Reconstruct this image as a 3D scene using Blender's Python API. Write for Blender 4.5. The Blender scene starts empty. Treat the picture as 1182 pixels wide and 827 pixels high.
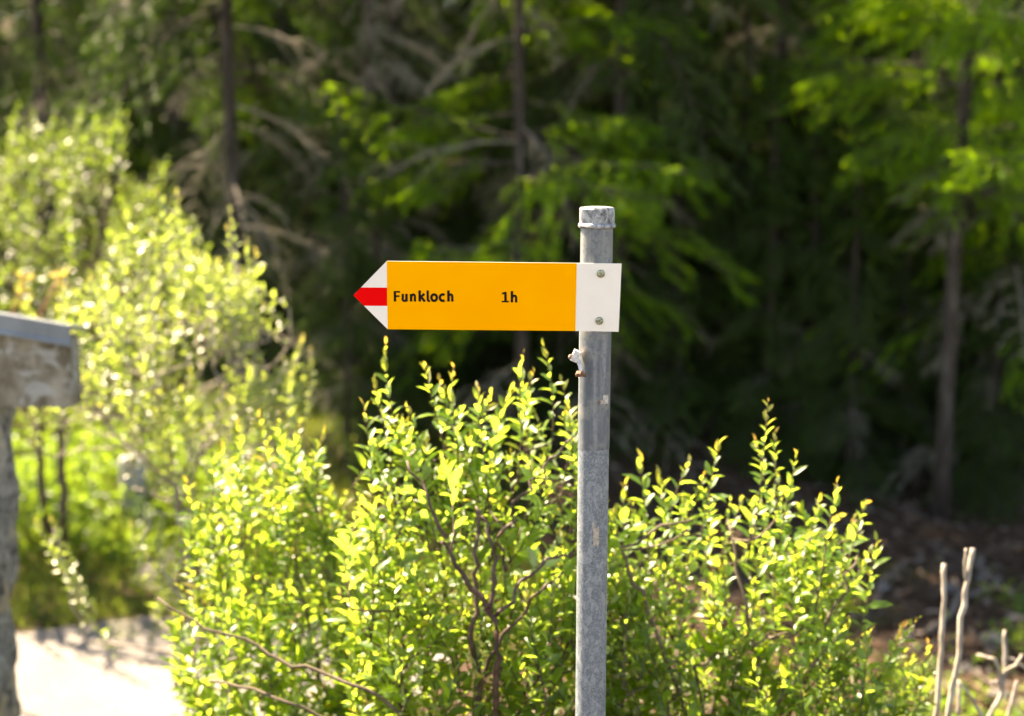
import bpy, math, random
import numpy as np
from mathutils import Vector, Matrix

SC = bpy.context.scene
COL = SC.collection
R = math.radians
rng = np.random.default_rng(7)

# ---------------------------------------------------------------- camera
W0, H0 = 1182.0, 827.0
LENS = 50.0
FPX = LENS / 36.0 * W0
CAM_H = 1.75
PITCH = R(9.0)
CAM = np.array((0.0, 0.0, CAM_H))
FWD = np.array((0, math.cos(PITCH), -math.sin(PITCH)))
UPV = np.array((0, math.sin(PITCH), math.cos(PITCH)))
RGT = np.array((1.0, 0, 0))
SIGN_D = 2.74


def at(px, py, d):
    """point of the place seen at photo pixel (px, py) at depth d metres"""
    return CAM + d * (FWD + (px - W0 / 2) / FPX * RGT + (H0 / 2 - py) / FPX * UPV)


def pix(P):
    v = np.asarray(P) - CAM
    d = v @ FWD
    return W0 / 2 + FPX * (v @ RGT) / d, H0 / 2 - FPX * (v @ UPV) / d, d


# ---------------------------------------------------------------- terrain
def sstep(a, b, x):
    t = np.clip((x - a) / (b - a), 0, 1)
    return t * t * (3 - 2 * t)


def ground(x, y):
    x = np.asarray(x, float); y = np.asarray(y, float)
    z = -1.2 * np.clip((y - 2.95) / 3.1, 0, 1)
    rise = 0.20 * np.clip(y - 10.2, 0, 60)
    left = sstep(-1.0, -3.0, x)
    z = z + rise * (1 - 0.35 * left)
    rough = (0.05 * np.sin(1.7 * x + 0.4 * y) + 0.04 * np.sin(2.3 * y - 0.8 * x) + 0.03 * np.sin(4.1 * x + 3.3 * y))
    far = sstep(6.5, 9, y)
    flat = left * (1 - sstep(8.5, 11, y))
    z = z + rough * far * (1 - flat)
    z = z + 14 * sstep(60, 260, y)
    return z


def gpt(px, d):
    """ground point under photo column px at depth about d"""
    p = at(px, H0 / 2, d)
    return np.array((p[0], p[1], float(ground(p[0], p[1]))))


# ---------------------------------------------------------------- mesh builder
class MB:
    def __init__(self):
        self.v = []; self.f3 = []; self.f4 = []; self.n = 0
        self.a = []; self.m3 = []; self.m4 = []

    def add(self, v, tris=None, quads=None, att=None, mat=0):
        v = np.asarray(v, float).reshape(-1, 3)
        if tris is not None and len(tris):
            t = np.asarray(tris, int).reshape(-1, 3) + self.n
            self.f3.append(t); self.m3.append(np.full(len(t), mat))
        if quads is not None and len(quads):
            q = np.asarray(quads, int).reshape(-1, 4) + self.n
            self.f4.append(q); self.m4.append(np.full(len(q), mat))
        self.v.append(v)
        self.a.append(np.zeros(len(v)) if att is None else np.broadcast_to(np.asarray(att, float), (len(v),)))
        self.n += len(v)

    def tube(self, pts, rad, n=7, mat=0, cap=True, jitter=0.0):
        pts = np.asarray(pts, float); m = len(pts)
        rad = np.broadcast_to(np.asarray(rad, float), (m,))
        tan = np.gradient(pts, axis=0)
        tan /= np.linalg.norm(tan, axis=1, keepdims=True) + 1e-12
        ref = np.array((0.0, 0, 1)) if abs(tan[0][2]) < 0.9 else np.array((1.0, 0, 0))
        u = np.cross(tan, ref); u /= np.linalg.norm(u, axis=1, keepdims=True) + 1e-12
        w = np.cross(tan, u)
        ang = np.arange(n) * 2 * math.pi / n
        rr = rad[:, None] * np.ones((m, n))
        if jitter:
            rr = rr * (1 + jitter * (rng.random((m, n)) - 0.5))
        V = pts[:, None, :] + rr[..., None] * (np.cos(ang)[None, :, None] * u[:, None, :] + np.sin(ang)[None, :, None] * w[:, None, :])
        i = np.arange(m - 1)[:, None] * n; j = np.arange(n)[None, :]; j2 = (j + 1) % n
        q = np.stack((i + j, i + j2, i + n + j2, i + n + j), -1).reshape(-1, 4)
        V = V.reshape(-1, 3)
        tr = []
        if cap:
            V = np.vstack((V, pts[:1], pts[-1:]))
            c0, c1 = m * n, m * n + 1
            for k in range(n):
                tr.append((c0, (k + 1) % n, k)); tr.append((c1, (m - 1) * n + k, (m - 1) * n + (k + 1) % n))
        self.add(V, tr, q, mat=mat)

    def box(self, c, s, mat=0, M=None):
        c = np.asarray(c, float); s = np.asarray(s, float) / 2
        V = np.array([(x, y, z) for x in (-1, 1) for y in (-1, 1) for z in (-1, 1)]) * s
        if M is not None:
            V = V @ np.asarray(M).T
        self.add(V + c, None, [(0, 1, 3, 2), (4, 6, 7, 5), (0, 4, 5, 1), (2, 3, 7, 6), (0, 2, 6, 4), (1, 5, 7, 3)], mat=mat)

    def prism(self, poly, a, b, axis, mat=0):
        """poly (2D outline, counter-clockwise) extruded from a to b; axis maps (u, v, h) to a point"""
        n = len(poly)
        V = [axis(u, v, a) for u, v in poly] + [axis(u, v, b) for u, v in poly]
        q = [(k, (k + 1) % n, n + (k + 1) % n, n + k) for k in range(n)]
        cu = np.mean([p[0] for p in poly]); cv = np.mean([p[1] for p in poly])
        V += [axis(cu, cv, a), axis(cu, cv, b)]
        t = [(2 * n, (k + 1) % n, k) for k in range(n)] + [(2 * n + 1, n + k, n + (k + 1) % n) for k in range(n)]
        self.add(V, t, q, mat=mat)

    def leaves(self, P, A, N, L, Wd, age, curl=0.12, mat=0):
        """folded lance-shaped leaves: base P, axis A, face normal N"""
        n = len(P)
        A = A / (np.linalg.norm(A, axis=1, keepdims=True) + 1e-9)
        S = np.cross(A, N); S /= np.linalg.norm(S, axis=1, keepdims=True) + 1e-9
        N = np.cross(S, A)
        L = L[:, None]; Wd = Wd[:, None]
        c1 = P + A * L * .34 - N * L * .0
        c2 = P + A * L * .70 - N * L * curl * .55
        tip = P + A * L * .98 - N * L * curl * 1.3
        up = N * Wd * .22
        V = np.stack((P, c1, c2, tip, c1 + S * Wd * .5 + up, c2 + S * Wd * .40 + up, c1 - S * Wd * .5 + up, c2 - S * Wd * .40 + up), 1).reshape(-1, 3)
        b = np.arange(n)[:, None] * 8
        t = np.concatenate([b + np.array([x]) for x in ((0, 4, 1), (2, 5, 3), (0, 1, 6), (2, 3, 7))])
        q = np.concatenate([b + np.array([x]) for x in ((1, 4, 5, 2), (1, 2, 7, 6))])
        self.add(V, t, q, att=np.repeat(age, 8), mat=mat)

    def blades(self, P, A, S, L, Wd, att=0.0, mat=0):
        """narrow needles or grass blades, one triangle each"""
        n = len(P)
        w = S * Wd[:, None] * .5
        V = np.stack((P - w, P + w, P + A * L[:, None]), 1).reshape(-1, 3)
        t = np.arange(n * 3).reshape(-1, 3)
        self.add(V, t, None, att=np.repeat(np.broadcast_to(att, (n,)), 3), mat=mat)

    def mesh(self, name, mats, smooth=True):
        me = bpy.data.meshes.new(name)
        V = np.vstack(self.v)
        f3 = np.vstack(self.f3) if self.f3 else np.zeros((0, 3), int)
        f4 = np.vstack(self.f4) if self.f4 else np.zeros((0, 4), int)
        me.vertices.add(len(V)); me.vertices.foreach_set('co', V.astype(np.float32).ravel())
        idx = np.concatenate((f3.ravel(), f4.ravel())).astype(np.int32)
        me.loops.add(len(idx)); me.loops.foreach_set('vertex_index', idx)
        nf = len(f3) + len(f4)
        st = np.concatenate((np.arange(len(f3)) * 3, len(f3) * 3 + np.arange(len(f4)) * 4)).astype(np.int32)
        me.polygons.add(nf); me.polygons.foreach_set('loop_start', st)
        mi = np.concatenate([np.zeros(0, int)] + self.m3 + self.m4).astype(np.int32)
        me.polygons.foreach_set('material_index', mi)
        me.polygons.foreach_set('use_smooth', np.full(nf, smooth))
        at_ = me.attributes.new('age', 'FLOAT', 'POINT')
        at_.data.foreach_set('value', np.concatenate(self.a).astype(np.float32))
        for m in (mats if isinstance(mats, (list, tuple)) else [mats]):
            me.materials.append(m)
        me.update(calc_edges=True); me.validate()
        return me

    def build(self, name, mats, parent=None, smooth=True, origin=None):
        if origin is not None:
            o_ = np.asarray(origin, float)
            self.v = [x - o_ for x in self.v]
        ob = bpy.data.objects.new(name, self.mesh(name, mats, smooth))
        COL.objects.link(ob)
        if parent is not None:
            ob.parent = parent
        elif origin is not None:
            ob.location = o_
        return ob


def tag(o, label=None, cat=None, group=None, kind=None):
    if label: o['label'] = label
    if cat: o['category'] = cat
    if group: o['group'] = group
    if kind: o['kind'] = kind
    return o


def thing(name, label, cat, loc, group=None):
    o = bpy.data.objects.new(name, None)
    o.empty_display_size = 0.1
    o.location = Vector(loc)
    COL.objects.link(o)
    return tag(o, label, cat, group)


# ---------------------------------------------------------------- materials
class NT:
    def __init__(self, name):
        self.m = bpy.data.materials.new(name); self.m.use_nodes = True
        self.t = self.m.node_tree; self.t.nodes.clear()
        self.out = self.n('ShaderNodeOutputMaterial')

    def n(self, typ, **kw):
        nd = self.t.nodes.new(typ)
        for k, v in kw.items():
            if k.startswith('i_'):
                nd.inputs[k[2:].replace('_', ' ')].default_value = v
            else:
                setattr(nd, k, v)
        return nd

    def l(self, a, b):
        self.t.links.new(a, b)

    def noise(self, scale, detail=4, rough=.55, coord=None, vec=None, stretch=None, dist=0.0):
        nd = self.n('ShaderNodeTexNoise')
        nd.inputs['Scale'].default_value = scale; nd.inputs['Detail'].default_value = detail
        nd.inputs['Roughness'].default_value = rough; nd.inputs['Distortion'].default_value = dist
        src = coord
        if stretch is not None:
            mp = self.n('ShaderNodeMapping'); mp.inputs['Scale'].default_value = stretch
            self.l(coord, mp.inputs['Vector']); src = mp.outputs['Vector']
        if src is not None:
            self.l(src, nd.inputs['Vector'])
        return nd.outputs['Fac']

    def obj(self):
        return self.n('ShaderNodeTexCoord').outputs['Object']

    def ramp(self, fac, stops):
        r = self.n('ShaderNodeValToRGB')
        e = r.color_ramp.elements
        while len(e) < len(stops): e.new(0.5)
        for k, (p, c) in enumerate(stops):
            e[k].position = p
            e[k].color = (c, c, c, 1) if isinstance(c, (int, float)) else (*c, 1)
        self.l(fac, r.inputs['Fac'])
        return r.outputs['Color']

    def mix(self, fac, a, b, blend='MIX'):
        m = self.n('ShaderNodeMix', data_type='RGBA', blend_type=blend)
        for s, v in ((m.inputs[0], fac), (m.inputs[6], a), (m.inputs[7], b)):
            if hasattr(v, 'links'): self.l(v, s)
            elif isinstance(v, (int, float)): s.default_value = v
            else: s.default_value = (*v, 1)
        return m.outputs[2]

    def math(self, op, a, b=0.0):
        m = self.n('ShaderNodeMath', operation=op)
        for s, v in ((m.inputs[0], a), (m.inputs[1], b)):
            if hasattr(v, 'links'): self.l(v, s)
            else: s.default_value = v
        return m.outputs[0]

    def bsdf(self, col, rough=.6, metal=0.0, spec=.5, bump=None, bstr=.3, bdist=.01):
        p = self.n('ShaderNodeBsdfPrincipled')
        for s, v in ((p.inputs['Base Color'], col), (p.inputs['Roughness'], rough), (p.inputs['Metallic'], metal)):
            if hasattr(v, 'links'): self.l(v, s)
            elif isinstance(v, (int, float)): s.default_value = v
            else: s.default_value = (*v, 1)
        p.inputs['Specular IOR Level'].default_value = spec
        if bump is not None:
            b = self.n('ShaderNodeBump'); b.inputs['Strength'].default_value = bstr; b.inputs['Distance'].default_value = bdist
            self.l(bump, b.inputs['Height']); self.l(b.outputs['Normal'], p.inputs['Normal'])
        self.l(p.outputs[0], self.out.inputs[0])
        return p


def leaf_mat(name, stops, young, under, trans, tfac=.45, rough=.35, spec=.5):
    t = NT(name)
    g = t.n('ShaderNodeNewGeometry')
    base = t.ramp(g.outputs['Random Per Island'], stops)
    ag = t.n('ShaderNodeAttribute', attribute_name='age').outputs['Fac']
    base = t.mix(ag, base, young)
    face = t.mix(g.outputs['Backfacing'], base, t.mix(0.72, base, under))
    p = t.bsdf(face, rough, 0, spec)
    tr = t.n('ShaderNodeBsdfTranslucent')
    rv = t.ramp(g.outputs['Random Per Island'], [(0, tuple(.75 * c for c in trans)), (1, trans)])
    tc = t.mix(ag, rv, tuple(min(1, 2.4 * c) for c in young))
    t.l(tc, tr.inputs['Color'])
    ms = t.n('ShaderNodeMixShader'); ms.inputs[0].default_value = tfac
    t.l(p.outputs[0], ms.inputs[1]); t.l(tr.outputs[0], ms.inputs[2]); t.l(ms.outputs[0], t.out.inputs[0])
    return t.m


def simple(name, stops, scale, rough=.7, stretch=None, bstr=.4, bdist=.01, spec=.3, detail=6, metal=0.0):
    t = NT(name)
    f = t.noise(scale, detail, .6, t.obj(), stretch=stretch)
    c = t.ramp(f, stops)
    t.bsdf(c, rough, metal, spec, f, bstr, bdist)
    return t.m


M = {}
M['willow'] = leaf_mat('willow_leaf', [(0, (.034, .10, .008)), (.5, (.052, .14, .010)), (1, (.09, .17, .014))],
                       (.28, .16, .02), (.42, .45, .36), (.42, .61, .055), .63, .40, 1.0)
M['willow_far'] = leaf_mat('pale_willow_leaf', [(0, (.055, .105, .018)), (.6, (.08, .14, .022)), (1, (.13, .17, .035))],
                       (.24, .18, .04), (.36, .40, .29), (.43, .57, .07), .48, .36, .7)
M['willow_back'] = leaf_mat('green_willow_leaf', [(0, (.04, .09, .012)), (.6, (.06, .12, .015)), (1, (.09, .15, .025))],
                       (.12, .14, .03), (.26, .31, .20), (.26, .38, .03), .42, .40, .5)
M['larch'] = leaf_mat('larch_needle', [(0, (.055, .13, .008)), (.5, (.08, .185, .010)), (1, (.12, .23, .014))],
                      (.09, .12, .02), (.08, .17, .02), (.38, .66, .014), .54, .55, .15)
M['spruce'] = leaf_mat('spruce_needle', [(0, (.018, .044, .006)), (.6, (.032, .072, .008)), (1, (.055, .11, .010))],
                       (.07, .09, .02), (.04, .08, .02), (.07, .14, .008), .3, .55, .15)
M['lichen'] = leaf_mat('lichen', [(0, (.10, .10, .075)), (1, (.22, .21, .165))], (.2, .2, .15), (.2, .2, .15), (.12, .12, .08), .2, .8, .1)
M['grass'] = leaf_mat('grass_blade', [(0, (.05, .09, .012)), (.6, (.075, .12, .018)), (1, (.13, .14, .04))],
                      (.14, .13, .05), (.08, .12, .03), (.22, .30, .03), .4, .5, .2)
M['herb'] = leaf_mat('herb_leaf', [(0, (.045, .11, .012)), (.6, (.065, .14, .018)), (1, (.10, .17, .03))],
                     (.08, .12, .02), (.10, .14, .08), (.30, .46, .04), .5, .4, .3)
M['bark'] = simple('conifer_bark', [(.3, (.025, .020, .017)), (.55, (.058, .048, .040)), (.75, (.13, .115, .10))], 14, .9, (1, 1, .25), .8, .02, .1)
M['palebark'] = simple('pale_dead_wood', [(.25, (.15, .12, .10)), (.5, (.30, .26, .22)), (.8, (.48, .43, .38))], 40, .85, (1, 1, .4), .4, .004, .1)
M['twig'] = simple('willow_bark', [(.25, (.045, .032, .022)), (.5, (.10, .075, .05)), (.8, (.19, .155, .12))], 30, .7, None, .4, .003, .2)
M['redtwig'] = simple('dark_willow_stem', [(.25, (.03, .018, .013)), (.5, (.06, .035, .025)), (.8, (.13, .09, .07))], 30, .6, None, .4, .003, .3)


# ---------------------------------------------------------------- world, sun, camera
SUN_EL, SUN_BACK = R(52), R(38)           # the sun stands to the left, behind the sign
sun_dir = np.array((-math.cos(SUN_BACK) * math.cos(SUN_EL), math.sin(SUN_BACK) * math.cos(SUN_EL), math.sin(SUN_EL)))
w = bpy.data.worlds.new('World'); SC.world = w; w.use_nodes = True
nt = w.node_tree; bg = nt.nodes['Background']
sky = nt.nodes.new('ShaderNodeTexSky'); sky.sky_type = 'NISHITA'; sky.sun_disc = False
sky.sun_elevation = SUN_EL
sky.sun_rotation = math.atan2(sun_dir[0], sun_dir[1])
sky.altitude = 1600; sky.air_density = 1.0; sky.dust_density = 1.2; sky.ozone_density = 1.0
nt.links.new(sky.outputs[0], bg.inputs[0]); bg.inputs[1].default_value = 0.075
sl = bpy.data.lights.new('sun', 'SUN'); sl.energy = 5.0; sl.angle = R(.53); sl.color = (1, .94, .84)
so = bpy.data.objects.new('sun', sl); COL.objects.link(so)
so.rotation_euler = Vector(sun_dir).to_track_quat('Z', 'Y').to_euler(); so.location = (-20, 20, 30)

cd = bpy.data.cameras.new('camera'); cd.lens = LENS; cd.sensor_width = 36; cd.clip_start = .05; cd.clip_end = 2000
cd.dof.use_dof = True; cd.dof.focus_distance = SIGN_D; cd.dof.aperture_fstop = 2.0
co = bpy.data.objects.new('camera', cd); COL.objects.link(co)
co.location = CAM; co.rotation_euler = (math.pi / 2 - PITCH, 0, 0); SC.camera = co
SC.view_settings.view_transform = 'Standard'; SC.view_settings.look = 'None'
SC.view_settings.exposure = 3.0; SC.view_settings.use_white_balance = True; SC.view_settings.white_balance_temperature = 9000; SC.view_settings.white_balance_tint = 16; SC.view_settings.gamma = 1; SC.view_settings.use_curve_mapping = False
SC.cycles.use_denoising = True
SC.cycles.max_bounces = 7; SC.cycles.diffuse_bounces = 5; SC.cycles.glossy_bounces = 2
SC.cycles.transmission_bounces = 4; SC.cycles.transparent_max_bounces = 4
SC.cycles.use_adaptive_sampling = True; SC.cycles.adaptive_threshold = 0.02

# ---------------------------------------------------------------- ground
def grid_sheet(name, xs, ys, mat, dz=0.0, mask=None):
    X, Y = np.meshgrid(xs, ys); Z = ground(X, Y) + dz
    V = np.stack((X, Y, Z), -1).reshape(-1, 3)
    nx, ny = len(xs), len(ys)
    i, j = np.meshgrid(np.arange(ny - 1), np.arange(nx - 1), indexing='ij')
    a = (i * nx + j).ravel()
    q = np.stack((a, a + 1, a + nx + 1, a + nx), -1)
    if mask is not None:
        cx = V[q].mean(1); q = q[mask(cx[:, 0], cx[:, 1])]
    b = MB(); b.add(V, None, q)
    return b.build(name, mat)


t = NT('forest_floor_soil')
oc = t.obj()
f1 = t.noise(1.3, 6, .65, oc); f2 = t.noise(22, 5, .7, oc); f3 = t.noise(.7, 3, .5, oc)
c = t.ramp(f2, [(.25, (.022, .014, .009)), (.5, (.070, .045, .030)), (.66, (.13, .09, .066)), (.80, (.28, .24, .21))])
moss = t.ramp(f2, [(.3, (.03, .045, .008)), (.7, (.10, .125, .02))])
c = t.mix(.22, c, (.02, .014, .009))
c = t.mix(t.ramp(f3, [(.60, 0.0), (.70, 1.0)]), c, moss)
t.bsdf(c, .95, 0, .1, f2, .9, .05)
M['floor'] = t.m
xs = np.concatenate((np.linspace(-300, -14, 14), np.linspace(-13, 13, 120), np.linspace(14, 300, 14)))
ys = np.concatenate((np.linspace(-60, 1, 8), np.linspace(1.5, 26, 110), np.linspace(27, 70, 24), np.linspace(75, 700, 18)))
tag(grid_sheet('ground', xs, ys, M['floor']), 'brown forest ground of needles, moss and debris', 'ground', kind='structure')

t = NT('pale_gravel')
oc = t.obj()
f = t.noise(60, 5, .7, oc); f2 = t.noise(1.5, 4, .6, oc)
vz = t.n('ShaderNodeTexVoronoi'); vz.inputs['Scale'].default_value = 45; t.l(oc, vz.inputs['Vector'])
c = t.ramp(f, [(.25, (.075, .07, .062)), (.5, (.15, .142, .13)), (.75, (.25, .24, .225))])
c = t.mix(.35, c, t.ramp(f2, [(.35, (.10, .09, .078)), (.65, (.20, .19, .175))]))
t.bsdf(c, .95, 0, .2, vz.outputs['Distance'], .6, .02)
M['gravel'] = t.m


def path_mask(x, y):
    edge = 8.2 + .12 * np.sin(2.1 * x) + .08 * np.sin(5.3 * x + 1)
    right = -0.45 - .10 * np.sin(3 * y)
    branch = (x > -2.75 + .25 * (y - 8.2) * .6) & (x < -2.36 + .02 * (y - 8.2)) & (y < 11.2) & (y >= 9.1)
    return ((y < edge) & (y > 5.6) & (x < right) & (x > -9)) | branch


tag(grid_sheet('gravel_path', np.linspace(-9, 0, 130), np.linspace(5.5, 12, 110), M['gravel'], .004, path_mask),
    'sunlit pale gravel path below the left bushes', 'path', kind='structure')

# ---------------------------------------------------------------- signpost
px2m = SIGN_D / FPX
S0 = at(689, 343, SIGN_D)                     # sign attachment, front plane of the panel
base = np.array((S0[0], S0[1] + .034, float(ground(S0[0], S0[1]))))
POLE_R = .0308
post = thing('trail_signpost', 'grey galvanised signpost with a yellow arrow sign pointing left, in front of the bushes', 'signpost', base)

t = NT('galvanised_spangle')
oc = t.obj()
v = t.n('ShaderNodeTexVoronoi'); v.inputs['Scale'].default_value = 330; v.inputs['Randomness'].default_value = 1; t.l(oc, v.inputs['Vector'])
sp = t.ramp(v.outputs['Color'], [(.15, (.09, .118, .138)), (.5, (.125, .156, .178)), (.85, (.185, .218, .238))])
bl = t.noise(70, 6, .7, oc, stretch=(1, 1, .6), dist=.8)
c = t.mix(t.ramp(bl, [(.48, 0.0), (.62, .8)]), sp, (.27, .295, .30))
ln = t.noise(30, 4, .6, oc, stretch=(1, 1, .05))
c = t.mix(t.ramp(ln, [(.58, 0.0), (.75, .55)]), c, (.14, .15, .15))
dk = t.noise(110, 3, .7, oc)
c = t.mix(t.ramp(dk, [(.66, 0.0), (.73, .7)]), c, (.10, .09, .08))
t.bsdf(c, t.ramp(bl, [(.3, .42), (.7, .62)]), .12, .5, bl, .12, .002)
M['galv'] = t.m

t = NT('galvanised_streaked')
oc = t.obj()
st = t.noise(60, 5, .65, oc, stretch=(1, 1, .06))
bl = t.noise(26, 6, .65, oc, dist=.4)
fine = t.noise(150, 5, .7, oc)
c = t.ramp(st, [(.25, (.055, .072, .086)), (.5, (.10, .122, .138)), (.75, (.27, .29, .30))])
c = t.mix(t.ramp(bl, [(.45, 0.0), (.62, .75)]), c, (.19, .20, .185))
c = t.mix(t.ramp(fine, [(.50, 0.0), (.64, .6)]), c, (.06, .07, .085))
rs = t.noise(17, 4, .7, oc, stretch=(1.2, 1.2, .7))
c = t.mix(t.ramp(rs, [(.66, 0.0), (.74, .5)]), c, (.30, .19, .10))
t.bsdf(c, .5, .12, .5, bl, .15, .002)
M['galv2'] = t.m

t = NT('cast_cap_zinc')
oc = t.obj()
bl = t.noise(70, 6, .7, oc, stretch=(1, 1, .5), dist=.8)
fine = t.noise(260, 4, .7, oc)
c = t.ramp(bl, [(.38, (.05, .055, .05)), (.48, (.20, .215, .22)), (.62, (.42, .435, .43))])
c = t.mix(t.ramp(fine, [(.52, 0.0), (.68, .7)]), c, (.11, .125, .145))
t.bsdf(c, .55, .25, .5, bl, .4, .003)
M['capz'] = t.m
M['rust'] = simple('rusty_steel', [(.3, (.05, .03, .02)), (.5, (.17, .08, .04)), (.7, (.30, .28, .25))], 120, .75, None, .5, .002)
M['zincbolt'] = simple('zinc_bolt', [(.35, (.12, .13, .08)), (.55, (.30, .32, .22)), (.75, (.50, .52, .44))], 260, .38, None, .5, .001, .5, metal=.6)
M['alu'] = simple('pale_bracket_metal', [(.3, (.30, .30, .29)), (.6, (.62, .62, .60))], 130, .5, None, .3, .002, metal=.3)

# the post leans very slightly
lean = np.array((.006, 0, 1.0)); lean /= np.linalg.norm(lean)


def pole_pt(py):
    """axis point of the post at photo row py"""
    z = at(689, py, SIGN_D + .034)[2]
    h = z - base[2]
    return np.array((base[0] + lean[0] * (h - (S0[2] - base[2])), base[1], z))


def local(P):
    return np.asarray(P) - base


zj = pole_pt(523)
b = MB()
n = 10
b.tube([local(pole_pt(523) * (1 - k) + k * np.array((pole_pt(523)[0] - .004, base[1], base[2] - .45))) for k in np.linspace(0, 1, n)], POLE_R, 40, cap=False)
b.build('pole', M['galv'], post)
b = MB()
b.tube([local(zj * (1 - k) + pole_pt(246) * k) for k in np.linspace(0, 1, 8)], POLE_R + .0007, 40, cap=False)
b.build('pole_sleeve', M['galv2'], post)
# cap: octagonal head on a round flange
b = MB()
zc0, zc1 = pole_pt(262.5), pole_pt(257.5)
c0 = local(zc0); h_f = zc1[2] - zc0[2]; h_t = pole_pt(238.5)[2] - zc0[2]
prof = [(POLE_R + .001, 0, 0), (.0362, .0012, 0), (.0372, h_f * .5, 0), (.0362, h_f * .95, 0), (.0352, h_f * 1.2, 1), (.0352, h_t - .0035, 1), (.0330, h_t - .0003, 1), (.020, h_t + .0012, 1), (.004, h_t + .0016, 0)]
ns = 48
ang = np.arange(ns) * 2 * math.pi / ns
off = R(-90 - 14)
V = []
for (r_, h_, octo) in prof:
    rr = np.full(ns, r_)
    if octo:
        a2 = (ang - off + math.pi / 8) % (math.pi / 4) - math.pi / 8
        a3 = (ang - off) % (math.pi / 4) - math.pi / 8
        rr = np.minimum(r_ * math.cos(math.pi / 8) / np.cos(a3), r_ * .995)
    for a_, q_ in zip(ang, rr):
        V.append((c0[0] + q_ * math.cos(a_), c0[1] + q_ * math.sin(a_), c0[2] + h_))
q = [(i * ns + k, i * ns + (k + 1) % ns, (i + 1) * ns + (k + 1) % ns, (i + 1) * ns + k) for i in range(len(prof) - 1) for k in range(ns)]
b.add(V, [((len(prof) - 1) * ns, (len(prof) - 1) * ns + k, (len(prof) - 1) * ns + k + 1) for k in range(1, ns - 1)], q)
cap = b.build('pole_cap', M['capz'], post, smooth=False)

# sign panel, outline in photo pixels about the attachment point
ROLL = R(.35)
cu, su = math.cos(ROLL), math.sin(ROLL)


def sp_pt(px, py, h=0.0):
    u = (px - 689) * px2m; vv = (343 - py) * px2m
    # the panel hangs upright: vertical foreshortening of the pitched camera
    vv /= math.cos(PITCH)
    return local(S0) + np.array((u * 1.0, -h, vv))


t = NT('sign_yellow')
oc = t.obj()
f = t.noise(9, 3, .5, oc)
c = t.ramp(f, [(.3, (.97, .365, .0)), (.7, (1.0, .40, .0))])
dk = t.noise(55, 6, .75, oc)
c = t.mix(t.ramp(dk, [(.66, 0.0), (.78, .22)]), c, (.45, .22, .02))
t.bsdf(c, .5, 0, .08, t.noise(300, 2, .5, oc), .03, .001)
M['yellow'] = t.m
t = NT('sign_white')
oc = t.obj(); f = t.noise(14, 5, .6, oc)
c = t.ramp(f, [(.3, (.74, .69, .60)), (.7, (.80, .75, .66))])
dk = t.noise(60, 6, .75, oc)
c = t.mix(t.ramp(dk, [(.64, 0.0), (.78, .25)]), c, (.42, .38, .30))
t.bsdf(c, .42, 0, .35)
M['white'] = t.m
t = NT('sign_red'); t.bsdf((.85, .003, .004), .5, 0, .05); M['red'] = t.m
t = NT('sign_black'); t.bsdf((.006, .005, .006), .6, 0, .1); M['black'] = t.m
t = NT('sign_aluminium'); t.bsdf((.62, .60, .55), .45, .3, .4); M['signback'] = t.m

TH = .0035
outline = [(408, 341), (447, 302), (665.5, 304.3), (717, 304.8), (714.5, 383), (664.5, 382), (447, 380)]
b = MB()
reg = [
    ([(408, 341), (417, 332), (447, 332.2), (447, 353.2), (420, 353)], 1),     # red bar reaching the tip
    ([(417, 332), (447, 302), (447, 332.2)], 0),
    ([(420, 353), (447, 353.2), (447, 380)], 0),
    ([(447, 302), (665.5, 304.3), (664.5, 382), (447, 380), (447, 353.2), (447, 332.2)], 2),
    ([(665.5, 304.3), (717, 304.8), (714.5, 383), (664.5, 382)], 0)]
for poly, mi in reg:
    V = [sp_pt(x, y, TH / 2) for x, y in poly]
    cxy = np.mean(np.array(poly), 0)
    V.append(sp_pt(cxy[0], cxy[1], TH / 2))
    k_ = len(poly)
    b.add(V, [(k_, (k + 1) % k_, k) for k in range(k_)], mat=mi)
k_ = len(outline)
V = [sp_pt(x, y, TH / 2) for x, y in outline] + [sp_pt(x, y, -TH / 2) for x, y in outline]
b.add(V, None, [(k, (k + 1) % k_, k_ + (k + 1) % k_, k_ + k) for k in range(k_)], mat=3)
V = [sp_pt(x, y, -TH / 2) for x, y in outline] + [sp_pt(560, 342, -TH / 2)]
b.add(V, [(k_, k, (k + 1) % k_) for k in range(k_)], mat=3)
panel = b.build('sign_panel', [M['white'], M['red'], M['yellow'], M['signback']], post, smooth=False)


# lettering: pen strokes, one flat raised ribbon per stroke
def arc(cx, cy, rx, ry, a0, a1, n=12):
    return [(cx + rx * math.cos(R(a)), cy - ry * math.sin(R(a))) for a in np.linspace(a0, a1, n)]


def ribbon(mb, pts, wd, lift):
    pts = np.asarray(pts, float)
    tan = np.gradient(pts, axis=0); tan /= np.linalg.norm(tan, axis=1, keepdims=True)
    nr = np.stack((-tan[:, 1], tan[:, 0]), 1)
    wd = np.broadcast_to(wd, (len(pts),))[:, None]
    A = pts + nr * wd / 2; B_ = pts - nr * wd / 2
    m = len(pts)
    V = [sp_pt(x, y, TH / 2 + lift) for x, y in A] + [sp_pt(x, y, TH / 2 + lift) for x, y in B_]
    mb.add(V, None, [(k, k + 1, m + k + 1, m + k) for k in range(m - 1)])


def letters(name, glyphs):
    mb = MB(); lift = .0003
    for pts, wd in glyphs:
        ribbon(mb, pts, wd, lift); lift += .00002
    return mb.build(name, M['black'], panel, smooth=False)


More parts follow.
